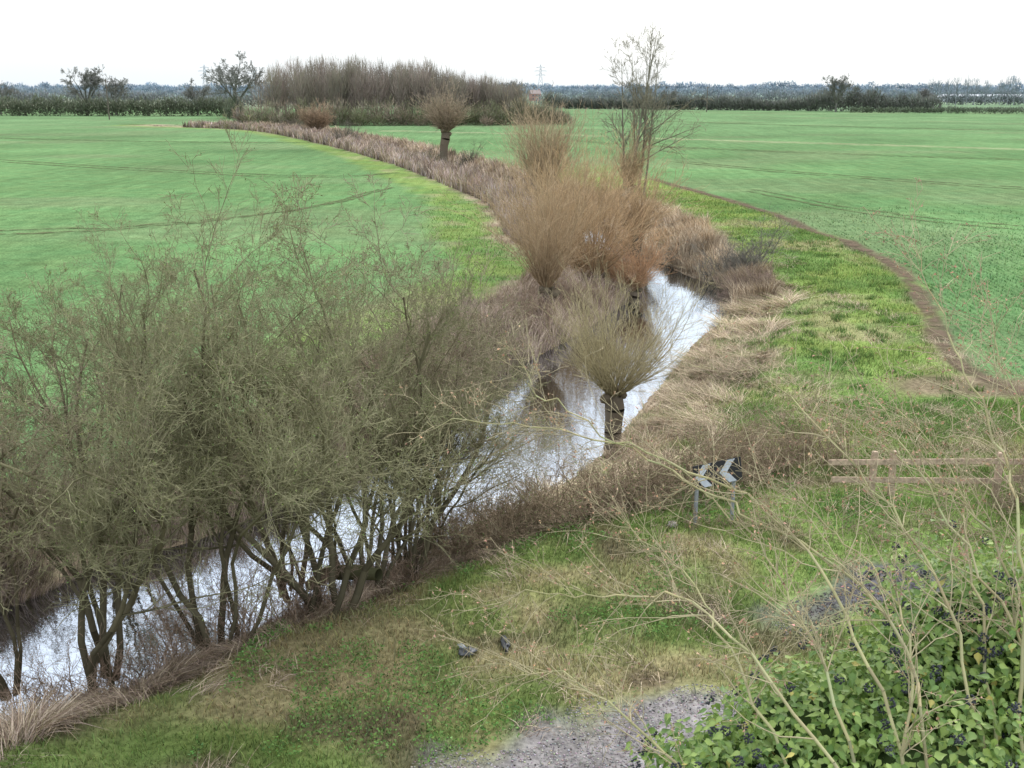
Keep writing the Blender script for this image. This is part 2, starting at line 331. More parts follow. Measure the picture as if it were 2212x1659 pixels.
def tuft(name,n,r,h,cols,leanf,x0,x1,y0,y1,per=40,cut=.5):
    ac=Acc(); px,py=scatter(n,x0,x1,y0,y1); d,sd=riv(px,py); k=(sd<0)&(d>.3)&(vn(px,py,1.7,81)>cut)&(trk(px,py)>.7)&(px<pxy(py)+2); px,py=px[k],py[k]
    for xx,yy in zip(px,py):
        m_=per; a=R.random()*6.28; bx=xx+R.normal(0,r,m_);by=yy+R.normal(0,r,m_); hh=h*(.4+.8*R.random(m_))
        ln=(A([math.cos(a),math.sin(a)])*leanf+R.normal(0,leanf*.6,(m_,2)))*hh[:,None]
        blades(ac,np.column_stack([bx,by,hgt(bx,by)-.02]),hh*.45,ln,np.full(m_,.010*max(1,yy/25)),A(cols)[R.integers(0,len(cols),m_)]*(.6+.8*R.random((m_,1))),.7)
    return ac.obj(name,strawM)
SC=[(.56,.46,.33),(.48,.38,.27),(.64,.54,.40),(.40,.31,.22),(.34,.27,.19)]
PC=[(.46,.36,.30),(.38,.295,.245),(.53,.43,.34),(.32,.245,.20),(.28,.25,.14)]
tuft('dead_grass_tufts',420,.16,.34,SC+PC,.9,-8,9,10.5,21,45,.5)
tuft('dead_grass_tufts',300,.2,.4,SC,.9,4,12,20,31,45,.5)
tuft('dead_grass_tufts',260,.2,.35,SC,.9,6,14,30,52,45,.5)

# ------------------------------------------------ dead reeds / straw along banks
SL=np.linalg.norm(np.gradient(RV[:,:2],axis=0),axis=1)
def belt(name,n,smin,smax,dmin,dmax,side,h0,h1,wd,cols,leanf=.35,flow=None,cut=.22,dk=.7,asc=1.8):
    ac=Acc(); L=np.where((RV[:,1]>=smin)&(RV[:,1]<=smax))[0]
    k=R.choice(L,n,p=SL[L]/SL[L].sum()); f=R.random(n)-.5
    off=RV[k,2]+dmin+(dmax(RV[k,1])-dmin)*R.random(n)
    p=RV[k,:2]+RT[k]*(f*SL[k]*1.1)[:,None]+RN[k]*(off*side)[:,None]
    d,sd=riv(p[:,0],p[:,1]); keep=(d>dmin*.9)&(vn(p[:,0],p[:,1],1.4,21)*.6+vn(p[:,0],p[:,1],.45,27)*.4+R.normal(0,.06,n)>cut)
    p=p[keep];d=d[keep];sd=sd[keep];n=len(p); z=hgt(p[:,0],p[:,1],d,sd)-.03
    cl=.35+vn(p[:,0],p[:,1],1.1,22)*1.3; h=(h0+(h1-h0)*R.random(n))*cl
    ang=vn(p[:,0],p[:,1],asc,23)*4*math.pi+R.normal(0,.4,n)
    ln=(np.stack([np.cos(ang),np.sin(ang)],1)*leanf+R.normal(0,leanf*.5,(n,2)))*h[:,None]
    if flow: h=h*flow
    cc=A(cols)[R.integers(0,len(cols),n)]*(.6+.8*R.random((n,1)))*(.65+.7*vn(p[:,0],p[:,1],2.2,24)[:,None])
    dist=np.hypot(p[:,0],p[:,1])
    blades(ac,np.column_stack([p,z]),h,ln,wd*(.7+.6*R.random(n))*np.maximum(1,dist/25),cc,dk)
    return ac.obj(name,strawM)
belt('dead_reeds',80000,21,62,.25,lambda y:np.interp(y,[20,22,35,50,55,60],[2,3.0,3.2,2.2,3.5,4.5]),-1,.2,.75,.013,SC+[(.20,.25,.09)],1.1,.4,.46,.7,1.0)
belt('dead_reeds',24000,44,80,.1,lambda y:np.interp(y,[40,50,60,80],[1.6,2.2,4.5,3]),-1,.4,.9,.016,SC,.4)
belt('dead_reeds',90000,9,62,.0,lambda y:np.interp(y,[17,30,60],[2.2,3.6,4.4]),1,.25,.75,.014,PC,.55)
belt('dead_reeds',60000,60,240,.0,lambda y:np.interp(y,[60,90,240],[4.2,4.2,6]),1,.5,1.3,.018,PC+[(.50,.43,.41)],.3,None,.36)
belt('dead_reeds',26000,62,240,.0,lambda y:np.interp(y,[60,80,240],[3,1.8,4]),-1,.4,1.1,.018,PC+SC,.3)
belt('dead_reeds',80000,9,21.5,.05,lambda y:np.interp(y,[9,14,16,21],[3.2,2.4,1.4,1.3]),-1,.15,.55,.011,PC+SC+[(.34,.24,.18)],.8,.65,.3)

# ------------------------------------------------ trees
OL=(.285,.275,.165); OD=(.13,.115,.075)
def thicket(seed,H,spread,nst,thin=OL,thick=OD,name='hawthorn_tree',sp=5500):
    rg=np.random.default_rng(seed); ac=Acc(); an=rg.random(nst)*2*math.pi; s=spread*(.2+.8*rg.random(nst))
    D=np.stack([np.cos(an)*s,np.sin(an)*s*.7,np.ones(nst)],1); P=np.stack([np.cos(an)*.28,np.sin(an)*.2,-.5+0*an],1)
    grow(ac,P,D,H*(.52+.2*rg.random(nst)),.035+.04*rg.random(nst),[
      dict(n=12,curl=.15,up=.05,taper=.72,ch=9,ts=.32,ang=38,cl=.44,cr=.55),
      dict(n=8,curl=.17,up=.07,taper=.75,ch=8,ts=.12,ang=38,cl=.50,cr=.55),
      dict(n=6,curl=.19,up=.06,taper=.7,ch=7,ts=.1,ang=42,cl=.5,cr=.55),
      dict(n=4,curl=.2,up=.05,taper=.6,ch=4,ts=.15,ang=45,cl=.5,cr=.7),
      dict(n=2,curl=.2,up=.02,taper=.5)],thick,thin,rth=.03,rmin=.0026,specks=sp,speckcol=(.20,.27,.09),specksz=.022,rg=rg)
    return ac.obj(name,twigM)
T=[thicket(101,9.7,.54,8),thicket(102,9.3,.58,7),thicket(103,9.0,.5,7,thin=(.31,.265,.185))]
T[0].location=(-3.1,15.7,-.3); T[1].location=(-4.6,14.9,-.3); T[2].location=(-2.0,17.3,-.3)
for (k,x,y,rz,s) in [(0,-6.2,14.1,2.1,.93),(2,-7.6,13.9,4.0,.93),(0,-9.8,13.9,.7,.92),(1,-3.9,16.9,5.2,.85),(0,-2.5,16.6,3.6,.78),(2,-1.3,18.2,2.4,.58),(1,-1.9,17.9,.3,.62),(1,-8.2,20.4,2.2,.75)]:
    inst(T[k],(x,y,-.25),rz,s,'hawthorn_tree')
def brush(name,line,n,h,r,cthick,cthin,wid,spr=.35,ch=6,ch2=4,sp=0,zoff=-.1):
    ac=Acc(); line=A(line,float); t=R.random(n)*(len(line)-1); k=t.astype(int); f=(t-k)[:,None]
    p=line[k]*(1-f)+line[k+1]*f; p=p+R.normal(0,wid,(n,2)); z=hgt(p[:,0],p[:,1])+zoff
    D=np.column_stack([R.normal(0,spr,(n,2)),np.ones(n)])
    grow(ac,np.column_stack([p,z]),D,h*(.5+.7*R.random(n))*(.5+1.0*vn(p[:,0],p[:,1],1.2,31)),r*(.6+.8*R.random(n)),[
      dict(n=5,curl=.18,up=.02,taper=.7,ch=ch,ts=.15,ang=45,cl=.45,cr=.6),
      dict(n=4,curl=.22,up=.0,taper=.6,ch=ch2,ts=.1,ang=48,cl=.5,cr=.7),
      dict(n=3,curl=.25,up=0,taper=.5)],cthick,cthin,rth=.012,rmin=.0032,specks=sp,speckcol=(.16,.24,.08),specksz=.03)
    return ac.obj(name,twigM)
brush('bank_scrub',[(-9.5,12.2),(-8.6,12.8),(-6.6,13.9),(-4.8,15),(-3.2,16.2),(-1.9,17.7)],330,1.6,.009,(.21,.155,.11),(.36,.27,.20),.4,.28)
brush('bank_scrub',[(-12,16),(-9.8,18.5),(-7.6,21),(-5.5,23.5)],150,1.6,.010,(.19,.14,.10),(.30,.24,.17),.6,.4,7,5,1500)
brush('bramble_hedge',[(-1.7,17.9),(-.6,18.5),(.8,19.1),(2.2,19.5),(3.4,20.2),(5,21.2),(7.2,22.6)],600,1.25,.010,(.19,.15,.10),(.34,.265,.185),.38,.6,7,5,7500)
brush('bramble_hedge',[(9.8,19.4),(11,19.8),(13,20.5),(15,21)],200,1.1,.010,(.19,.15,.10),(.33,.26,.185),.5,.6,7,5,800)
brush('bramble_patch',[(6.3,18.4),(7.4,17.8),(9,18.0)],50,.55,.008,(.18,.14,.09),(.34,.27,.19),.4,.7,5,3,500)
brush('bramble_patch',[(3.1,18.3),(4.7,18.5)],40,.55,.008,(.18,.14,.09),(.34,.265,.185),.25,.6,6,3,300)
brush('bank_shrub',[(10.2,48.4),(10.9,49)],90,2.3,.018,(.14,.13,.11),(.27,.26,.22),.5,.45,9,6)
brush('bank_shrub',[(9.9,44.5),(10.8,47.5)],130,1.0,.014,(.18,.14,.12),(.34,.26,.21),.4,.5,8,5)
brush('bank_shrub',[(-.2,36),(1.0,39),(2.6,42)],90,1.6,.012,(.22,.16,.11),(.36,.27,.20),.5,.5,8,5)

def pollard(name,loc,th,tr,n,L,thin,thick,spr=1.0,rmin=.004,side=5,r0=.011,seed=1,jitr=.05,lv=.45):
    rg=np.random.default_rng(seed); e=empty(name,loc)
    ac=Acc(); k=7; zz=np.linspace(-.6,th,k); bend=rg.normal(0,.06,(k,2)).cumsum(0)*tr*2; p=np.column_stack([bend,zz])
    rr=tr*np.interp(np.linspace(0,1,k),[0,.3,.7,.9,1],[1.2,.9,.95,1.12,.95])
    for i in range(k-1): prisms(ac,p[i:i+1],p[i+1:i+2],rr[i:i+1],rr[i+1:i+2],A([[.14,.115,.085]])*(.85+.3*rg.random()),12)
    top=p[-1]
    for j in range(12):
        q=top+rg.normal(0,1,3)*A([.55,.55,.35])*tr; ac.add(sphV*tr*(.35+.3*rg.random())*A([1,1,.85])*(1+rg.normal(0,.08,(len(sphV),1)))+q,ST,np.tile(A([.14,.115,.08])*(.8+.4*rg.random()),(len(sphV),1)))
    ac.obj('trunk',twigM,parent=e)
    ac=Acc(); a=rg.random(n)*2*math.pi; s=spr*np.sqrt(rg.random(n))*1.15; s=s*(.75+.5*vn(a*2,a*0+seed,1.,91))
    D=np.stack([np.cos(a)*s,np.sin(a)*s,np.ones(n)],1); st=top+norm(D)*A([tr*.9,tr*.9,tr*.5])
    LL=L*(1-lv+lv*1.25*rg.random(n))*(.75+.5*vn(a*3,s*3+seed,1.,92))
    grow(ac,st,D,LL,r0*(.6+.7*rg.random(n)),[
      dict(n=7,curl=jitr,up=.05,taper=.75,ch=side,ts=.15,ang=29,cl=.42,cr=.6),
      dict(n=3,curl=.11,up=.04,taper=.6,ch=2,ts=.2,ang=32,cl=.5,cr=.7),dict(n=2,curl=.12,up=.03,taper=.5)],thick,thin,rth=.014,rmin=rmin,rg=rg)
    ac.obj('shoots',twigM,parent=e); return e
ORG=(.53,.37,.215); ORD=(.30,.215,.13); YO=(.46,.40,.24)
pollard('willow_tree',(2.6,25.6,-.75),1.2,.24,190,2.7,YO,(.22,.19,.11),1.15,.0032,5,seed=5,jitr=.10,lv=.65)
pollard('willow_tree',(1.3,38.9,-.5),1.2,.3,160,4.4,(.50,.375,.24),ORD,.65,.0044,6,.015,seed=6,jitr=.12,lv=.8)
pollard('willow_tree',(3.4,44.3,-.6),.8,.35,190,4.6,ORG,ORD,.9,.0046,6,.015,seed=7,jitr=.12,lv=.8)
pollard('willow_tree',(2.2,47.5,-.4),.8,.3,120,3.8,(.49,.36,.225),ORD,.8,.0046,6,.015,seed=17,jitr=.12,lv=.8)
pollard('willow_tree',(5.4,44.8,-.9),.4,.3,140,2.4,(.55,.34,.20),ORD,1.0,.005,5,.014,seed=8,jitr=.12,lv=.7)
pollard('willow_tree',(3.5,55,-.6),1.0,.35,180,4.1,ORG,ORD,.9,.0056,6,.016,seed=9,jitr=.12,lv=.8)
pollard('willow_tree',(6.8,57,-.6),.8,.3,140,3.4,(.51,.37,.225),ORD,.9,.0056,6,.016,seed=10,jitr=.12,lv=.75)
pollard('willow_tree',(2.2,76,-.3),1.2,.35,240,5.2,(.48,.38,.26),ORD,.7,.007,6,.018,seed=12,jitr=.1,lv=.65)
pollard('willow_tree',(8.8,82,-.3),.8,.3,110,3.6,(.48,.37,.24),ORD,.5,.007,5,.018,seed=13,jitr=.1,lv=.6)
pollard('willow_tree',(-7.8,124,-.2),3.3,.5,220,4.3,(.45,.36,.27),(.25,.20,.14),1.0,.011,5,.03,seed=14,jitr=.12,lv=.7)
pollard('willow_tree',(-34,188,-.2),1.0,.5,320,4.0,(.46,.33,.23),(.22,.17,.12),1.1,.018,4,.03,seed=15,jitr=.08)
brush('blackthorn_shrub',[(-25.5,161),(-24.5,162)],60,2.8,.03,(.15,.14,.11),(.22,.21,.17),.7,.5,8,5)
brush('blackthorn_shrub',[(-5.3,118),(-5.0,118.5)],30,2.8,.03,(.14,.13,.10),(.21,.22,.15),.3,.3,8,5)
brush('blackthorn_shrub',[(-10,116),(-8,118)],40,1.8,.03,(.14,.13,.10),(.2,.21,.14),.5,.5,8,5)
brush('blackthorn_shrub',[(-42,205),(-40,209)],50,3.2,.04,(.17,.15,.12),(.26,.22,.17),.9,.5,8,5)
brush('blackthorn_shrub',[(-19,146),(-18,148)],30,2.0,.03,(.17,.15,.12),(.26,.22,.17),.5,.5,8,5)

# tall alder
rg=np.random.default_rng(44); ac=Acc()
P=A([[0,0,-.3],[.5,.2,-.3],[-.5,-.1,-.3],[.9,-.2,-.3],[.2,.6,-.3]]);D=A([[.03,0,1],[.10,0,1],[-.04,0,1],[.15,0,1],[.06,.1,1]])
grow(ac,P,D,A([12.4,12.0,10.6,11.0,11.2]),A([.15,.14,.12,.11,.11]),[
  dict(n=12,curl=.022,up=.06,taper=.88,ch=17,ts=.28,ang=33,cl=.25,cr=.42),
  dict(n=5,curl=.08,up=.08,taper=.75,ch=8,ts=.2,ang=34,cl=.45,cr=.55),
  dict(n=4,curl=.1,up=.05,taper=.7,ch=5,ts=.2,ang=34,cl=.5,cr=.6),
  dict(n=2,curl=.12,up=.02,taper=.6)],(.22,.21,.16),(.27,.25,.19),rth=.05,rmin=.0085,rg=rg)
P=A([[.7,0,2.6],[.8,0,3.6],[.9,0,4.6],[-.4,0,4.0]]);D=A([[1,.1,.75],[1,-.2,.5],[1,.2,.6],[-.5,0,.8]])
grow(ac,P,D,A([5.2,4.8,5.0,3.0]),A([.06,.055,.05,.04]),[dict(n=6,curl=.08,up=-.01,taper=.8,ch=11,ts=.25,ang=40,cl=.4,cr=.5),dict(n=4,curl=.12,up=-.02,taper=.7,ch=6,ts=.2,ang=40,cl=.5,cr=.6),dict(n=3,curl=.15,up=-.03,taper=.6)],(.2,.19,.14),(.27,.24,.17),rth=.05,rmin=.0085,rg=rg)
al=ac.obj('alder_tree',twigM); al.location=(9.3,83,-.1)

def oak(seed,rmin,thin=(.24,.24,.22),thick=(.16,.16,.14)):
    rg=np.random.default_rng(seed);ac=Acc(); n=7; a=rg.random(n)*6.28; s=.35+.75*rg.random(n)
    grow(ac,[[0,0,-.5]],[[0,0,1]],[4.2],[.45],[dict(n=4,curl=.02,up=.1,taper=.3)],thick,thick,rg=rg)
    grow(ac,np.tile([[0,0,3.]],(n,1)),np.stack([np.cos(a)*s,np.sin(a)*s,1+0*a],1),np.full(n,7.)+rg.random(n)*2,np.full(n,.22),[
      dict(n=6,curl=.12,up=.04,taper=.75,ch=9,ts=.3,ang=42,cl=.5,cr=.55),dict(n=5,curl=.15,up=.03,taper=.7,ch=8,ts=.2,ang=42,cl=.5,cr=.6),
      dict(n=4,curl=.16,up=0,taper=.7,ch=7,ts=.2,ang=45,cl=.5,cr=.6),dict(n=2,curl=.2,up=0,taper=.6)],thick,thin,rth=.1,rmin=rmin,rg=rg)
    return ac.obj('oak_tree',twigM)
o1=oak(61,.032); o1.location=(-75,296,0); o1.scale=(1.35,)*3
o2=oak(62,.036); o2.location=(117,392,0)
inst(o2,(-134,342,0),1.2,1.15,'oak_tree'); inst(o1,(-165,350,0),2.2,.95,'oak_tree'); inst(o1,(-98,338,0),4,.85,'oak_tree'); inst(o2,(-2,300,0),2,.8,'oak_tree')
inst(o2,(-126,345,0),3.2,.9,'oak_tree'); inst(o1,(62,430,0),3.2,.7,'oak_tree'); inst(o2,(150,392,0),5.2,.65,'oak_tree')

def mass(ac,cx,cy,cz,rx,rz,n,ln,w,col,up=.8,dk=.6,rg=R):
    p=norm(rg.normal(0,1,(n,3)))*(rg.random((n,1))**.4); D=norm(p*A([1,1,.7])+A([0,0,up])+rg.normal(0,.3,(n,3)))*(ln*(.5+rg.random((n,1))))
    q=p*A([rx,rx,rz])+A([cx,cy,cz]); sh=dk+(1-dk)*(p[:,2:3]*.5+.5)  # crown's inner shade put into the colour: lower slivers darker
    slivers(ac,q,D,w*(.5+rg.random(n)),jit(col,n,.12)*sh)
# copse
ac=Acc(); nT=215
tx=-59+R.random(nT)*61; ty=248+(tx+60)*.05+R.random(nT)**1.3*50
for x,y in zip(tx,ty):
    px=1106+x/y*2200
    top=np.interp(px,[540,600,650,800,940,990,1080,1130,1200],[9,12.5,15,15.2,14.2,11.5,10,9,4])*(.74+.34*R.random())*(y/255)**.3
    pk=R.random(); col=(A([.34,.28,.245])*pk+A([.28,.26,.20])*(1-pk))*(.8+.4*R.random()); rx=1.1+1.5*R.random()
    prisms(ac,A([[x,y,-.3]]),A([[x+R.normal(0,.3),y,top*.85]]),A([.14]),A([.03]),A([[.24,.215,.185]]),4)
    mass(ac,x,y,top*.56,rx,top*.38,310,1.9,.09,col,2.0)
for i in range(150):
    x=-61+i*.47+R.normal(0,.6); y=243+(x+60)*.10+R.normal(0,2)+ (6 if x>2 else 0); h=1.6+4.6*R.random()**1.3; r_=R.random()
    col=A([.23,.235,.14]) if r_<.5 else (A([.32,.28,.21]) if r_<.85 else A([.38,.30,.235]))
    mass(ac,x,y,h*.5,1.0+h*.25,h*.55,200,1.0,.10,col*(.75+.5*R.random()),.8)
for i in range(24):
    x=1+i*.52+R.normal(0,.4); y=256+R.normal(0,3); h=(5.8-i*.16)*(.7+.4*R.random())
    mass(ac,x,y,h*.5,1.9,h*.5,280,1.1,.10,A([.26,.24,.175])*(.75+.5*R.random()),.8)
ac.obj('copse_of_bare_trees',twigM)
def hedge(name,pts,step,h,rx,n,col,ln=1.3,w=.14,vary=.3,gap=0):
    ac=Acc(); pts=A(pts,float)
    for a_,b_ in zip(pts[:-1],pts[1:]):
        L=np.linalg.norm(b_-a_); m_=max(1,int(L/step))
        for i in range(m_):
            if R.random()<gap: continue
            p=a_+(b_-a_)*(i+R.random())/m_; hh=h*(1-vary+2*vary*R.random()*vn(p[0]*1.0,p[1],25,40)*1.6)
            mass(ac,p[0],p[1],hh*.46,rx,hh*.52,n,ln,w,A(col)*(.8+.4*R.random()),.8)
    return ac.obj(name,twigM)
hedge('field_hedge',[(-260,338),(-84,332)],1.4,5.8,1.9,260,(.20,.22,.155),1.0,.24,.25)
hedge('field_hedge',[(-84,332),(-78,300)],2,5,2,200,(.20,.22,.16),1.0,.22,.2)
hedge('field_hedge',[(14,462),(70,432),(150,385)],1.4,5.4,2.3,260,(.235,.245,.215),1.3,.3,.4)
hedge('field_hedge',[(118,378),(165,362),(230,335)],2.0,2.0,1.4,140,(.20,.235,.165),.7,.22,.15)
hedge('field_hedge',[(150,395),(260,400)],2.2,1.6,1.4,110,(.2,.225,.17),.7,.24,.15)
def painted_haze(c,f): return A(c)*(1-f)+A([.35,.425,.49])*f  # painted haze: blends distant tree colours towards pale blue
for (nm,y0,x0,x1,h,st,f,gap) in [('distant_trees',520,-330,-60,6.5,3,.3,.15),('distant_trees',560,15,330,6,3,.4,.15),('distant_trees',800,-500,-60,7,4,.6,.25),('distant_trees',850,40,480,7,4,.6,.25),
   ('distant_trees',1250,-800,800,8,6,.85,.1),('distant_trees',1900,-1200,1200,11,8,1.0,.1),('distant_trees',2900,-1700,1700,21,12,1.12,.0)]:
    hedge(nm,[(x0,y0),((x0+x1)/2,y0*1.04),(x1,y0*.97)],st,h,h*.7,150,painted_haze((.22,.22,.185),f),h*.22,.07*h*(1+y0/2500),.3,gap)
ac=Acc()
for i in range(46):
    x=215+i*4.6+R.normal(0,1); y=560-i*.7; h=12+2.5*R.random()
    prisms(ac,A([[x,y,0]]),A([[x,y,h*.8]]),A([.2]),A([.08]),A([painted_haze((.22,.21,.2),.35)]),4)
    mass(ac,x,y,h*.62,2.2,h*.36,150,2.0,.2,painted_haze((.25,.24,.22),.6),1.6)
ac.obj('row_of_poplar_trees',twigM)
gm=pmat('greenhouse_glass',(.42,.46,.5),.4,0,.2,.1); gh=empty('greenhouse',(330,700,0))
def boxm(name,size,loc,mat,parent,rot=(0,0,0),bev=.004):
    import bmesh
    bm=bmesh.new(); bmesh.ops.create_cube(bm,size=1); bmesh.ops.scale(bm,vec=size,verts=bm.verts)
    if bev: bmesh.ops.bevel(bm,geom=bm.edges[:],offset=bev,segments=2,affect='EDGES')
    me=bpy.data.meshes.new(name); bm.to_mesh(me); bm.free(); me.materials.append(mat)
    o=bpy.data.objects.new(name,me); sc.collection.objects.link(o); o.location=loc; o.rotation_euler=rot; o.parent=parent; return o
for i in range(12):
    me=bpy.data.meshes.new('bay_%d'%(i+1)); x=i*9-50
    me.from_pydata([(x,0,0),(x+8.8,0,0),(x+8.8,0,3),(x+4.4,0,4.6),(x,0,3),(x,20,0),(x+8.8,20,0),(x+8.8,20,3),(x+4.4,20,4.6),(x,20,3)],[],[(0,1,2,3,4),(5,9,8,7,6),(4,3,8,9),(3,2,7,8),(0,4,9,5),(1,6,7,2)]); me.materials.append(gm)
    o=bpy.data.objects.new(me.name,me); sc.collection.objects.link(o); o.parent=gh

# ------------------------------------------------ foreground hawthorn branches + ivy
HB=[[(1.95,3.9,4.4),(1.87,3.95,5.0),(1.75,4.53,5.65),(1.2,5.1,5.86),(.75,5.47,6.03),(.2,5.76,6.3),(.05,5.9,6.45)],
 [(1.6,3.7,4.6),(1.38,3.92,5.2),(.87,4.53,5.63),(.45,4.8,5.53),(-.06,5.09,5.42)],
 [(1.9,3.9,4.6),(1.68,4.24,5.34),(1.39,4.9,5.84),(.75,5.49,6.06),(.1,5.8,6.12),(-.52,6.0,6.07)],
 [(2.3,4.1,4.9),(2.44,4.59,5.86),(2.44,5.02,6.29),(2.31,5.35,6.7),(2.21,5.79,7.17)],
 [(1.8,3.9,4.6),(1.73,3.97,5.1),(1.88,4.5,5.54),(1.72,4.96,5.75),(1.4,5.3,6.0)],
 [(2.4,4.1,4.8),(2.44,4.47,5.44),(2.13,5.05,6.03),(1.98,5.58,6.43)],
 [(2.5,4.2,4.8),(2.65,4.8,5.8),(2.72,5.4,6.35),(2.6,5.7,6.8)],
 [(1.4,3.8,4.5),(.8,4.2,4.95),(.34,4.75,5.08),(-.14,5.0,5.02)],
 [(2.5,4.2,4.8),(2.5,4.9,5.7),(2.2,5.5,6.0),(1.75,6.0,6.2)],
 [(1.5,3.8,4.5),(1.15,4.35,5.2),(.95,5.0,5.5),(.55,5.6,5.7)],
 [(2.2,4.0,4.7),(2.1,4.6,5.6),(1.75,5.2,6.15),(1.35,5.9,6.5)],
 [(2.6,4.2,4.8),(2.95,5.0,5.9),(2.9,5.8,6.6)],
 [(1.7,3.8,4.5),(1.45,4.3,5.4),(1.25,5.0,5.75),(.9,5.7,5.95)],
 [(2.3,4.0,4.6),(2.3,4.7,5.5),(2.45,5.4,5.9),(2.3,6.1,6.2)]]
hm=empty('hawthorn_bush',(0,0,0))
ac=Acc(); rg=np.random.default_rng(77); TW=(.38,.36,.20)
prisms(ac,A([[2.0,3.8,-.2],[1.98,3.85,2.4]]),A([[1.98,3.85,2.4],[1.95,3.9,4.7]]),A([.09,.075]),A([.075,.05]),A([[.12,.1,.06]]*2),8)
for br in HB:
    pts=catmull(br,7); pts[1:]+=rg.normal(0,.014,(len(pts)-1,3)); n=len(pts); rr=np.linspace(.010,.002,n)
    prisms(ac,pts[:-1],pts[1:],rr[:-1],rr[1:],jit(TW,n-1,.12),6)
    m_=34; k=rg.integers(int(n*.3),n-1,m_); dd=norm(pts[k+1]-pts[k]); q=norm(np.cross(dd,rg.normal(0,1,(m_,3)))); D=norm(dd*.75+q*.7+A([-.05,0,.12]))
    grow(ac,pts[k],D,.18+.42*rg.random(m_),rr[k]*.5,[dict(n=6,curl=.16,up=.02,taper=.6,ch=5,ts=.15,ang=50,cl=.38,cr=.65),dict(n=4,curl=.18,up=.03,taper=.5,ch=2,ts=.2,ang=50,cl=.35,cr=.8),dict(n=2,curl=.15,up=0,taper=.4)],
      TW,(.42,.36,.24),rth=.01,rmin=.0013,specks=260,speckcol=(.50,.30,.21),specksz=.014,rg=rg)
ac.obj('branches',twigM,parent=hm)

rg=np.random.default_rng(88)
blobs=[((2.55,5.1,5.04),(.62,.6,.62)),((2.15,4.75,4.9),(.5,.5,.5)),((1.55,4.6,4.80),(.56,.5,.42)),((1.05,4.35,4.62),(.45,.45,.42)),((2.0,4.2,4.7),(.8,.5,.55)),((2.9,4.7,5.1),(.6,.6,.6)),
  ((1.9,4.6,3.9),(1.1,.9,.9)),((2.0,4.5,2.6),(1.3,1.0,1.1)),((2.1,4.5,1.1),(1.4,1.1,1.3))]
iv=empty('ivy_bush',(0,0,0))
LV=A([[0,0,0],[-.34,.22,.05],[-.36,.46,.03],[-.14,.8,.0],[0,1.18,-.06],[.14,.8,.0],[.36,.46,.03],[.34,.22,.05],[0,.5,-.07]])
LT=A([[8,0,1],[8,1,2],[8,2,3],[8,3,4],[8,4,5],[8,5,6],[8,6,7],[8,7,0]])
ac=Acc();core=Acc();ber=Acc()
oct_=A([[1,0,0],[-1,0,0],[0,1,0],[0,-1,0],[0,0,1],[0,0,-1]],float)
OT=A([[0,2,4],[2,1,4],[1,3,4],[3,0,4],[2,0,5],[1,2,5],[3,1,5],[0,3,5]])
for bi,(c,r) in enumerate(blobs):
    c=A(c);r=A(r); n=4200 if bi<6 else 2200
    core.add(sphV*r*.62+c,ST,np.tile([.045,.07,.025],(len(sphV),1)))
    u=norm(rg.normal(0,1,(n,3))); rad=.66+.55*rg.random((n,1))**1.3*(.3+1.1*vn(u[:,0]*3+bi,u[:,1]*3+u[:,2]*2,.6,50)[:,None])
    p=c+u*r*rad
    nrm=norm(u*.8+rg.normal(0,.5,(n,3))+A([0,-.3,.5])); dn=norm(np.cross(nrm,np.cross(A([0,0,-1.])+rg.normal(0,.5,(n,3)),nrm))); sx=np.cross(dn,nrm)
    s=(.026+.030*rg.random(n))[:,None]*(1 if bi<6 else 1.6)
    V=(p[:,None,:]+ (LV[None,:,0:1]*sx[:,None]+LV[None,:,1:2]*dn[:,None]+LV[None,:,2:3]*nrm[:,None]*1.3)*s[:,None,:]).reshape(-1,3)
    TT=(LT[None]+(np.arange(n)*9)[:,None,None]).reshape(-1,3)
    g=rg.random((n,1)); col=A([.13,.24,.055])*(1-g)+A([.36,.48,.13])*g**1.3; col=np.where(rg.random((n,1))<.015,A([.55,.48,.14]),col)
    cv=np.repeat(col[:,None,:],9,1); cv[:,8]*=1.2; cv[:,0]*=1.2
    ac.add(V,TT,cv.reshape(-1,3))
    if bi<6:
        for q in range(34):
            uu=norm(rg.normal(0,1,3)+A([0,-.5,.9])); bc=c+uu*r*1.15
            for w_ in range(22):
                v=norm(rg.normal(0,1,3)); ber.add(oct_*.0072+bc+v*.022,OT,np.tile([.035,.04,.05],(6,1)))
ac.obj('leaves',vmat('ivy_leaf',.36,.3,4,.15,.5),parent=iv)
core.obj('dark_filler',twigM,parent=iv)  # added dark ellipsoids that fill the bush and block the view through
ber.obj('berries',vmat('ivy_berry',.5,0,4,.2,.4),smooth=True,parent=iv)

# ------------------------------------------------ sign, fence, bits
zb=float(hgt([3.9],[18.7])[0])
sg=empty('chevron_sign',(3.9,18.7,zb),(0,0,math.radians(14)))
blk=pmat('sign_black',(.022,.022,.025),.8); wht=pmat('sign_white',(.50,.54,.60),.6,0,8,.12); gal=pmat('galvanised_post',(.33,.35,.38),.5,.3)
pl=empty('plate_mount',(0,0,1.05),(math.radians(-4),math.radians(-7),0)); pl.parent=sg
boxm('plate',(.98,.018,.46),(0,0,0),blk,pl)
def poly(name,pts,y,mat,parent):
    me=bpy.data.meshes.new(name); me.from_pydata([(p[0],y,p[1]) for p in pts],[],[list(range(len(pts)))]); me.materials.append(mat)
    o=bpy.data.objects.new(name,me); sc.collection.objects.link(o); o.parent=parent
for i,cx in enumerate((-.47,.03)):
    h=.222
    poly('chevron_%d'%(i+1),[(cx,0),(cx+.18,h),(cx+.34,h),(cx+.16,0),(cx+.34,-h),(cx+.18,-h)],-.013,wht,pl)
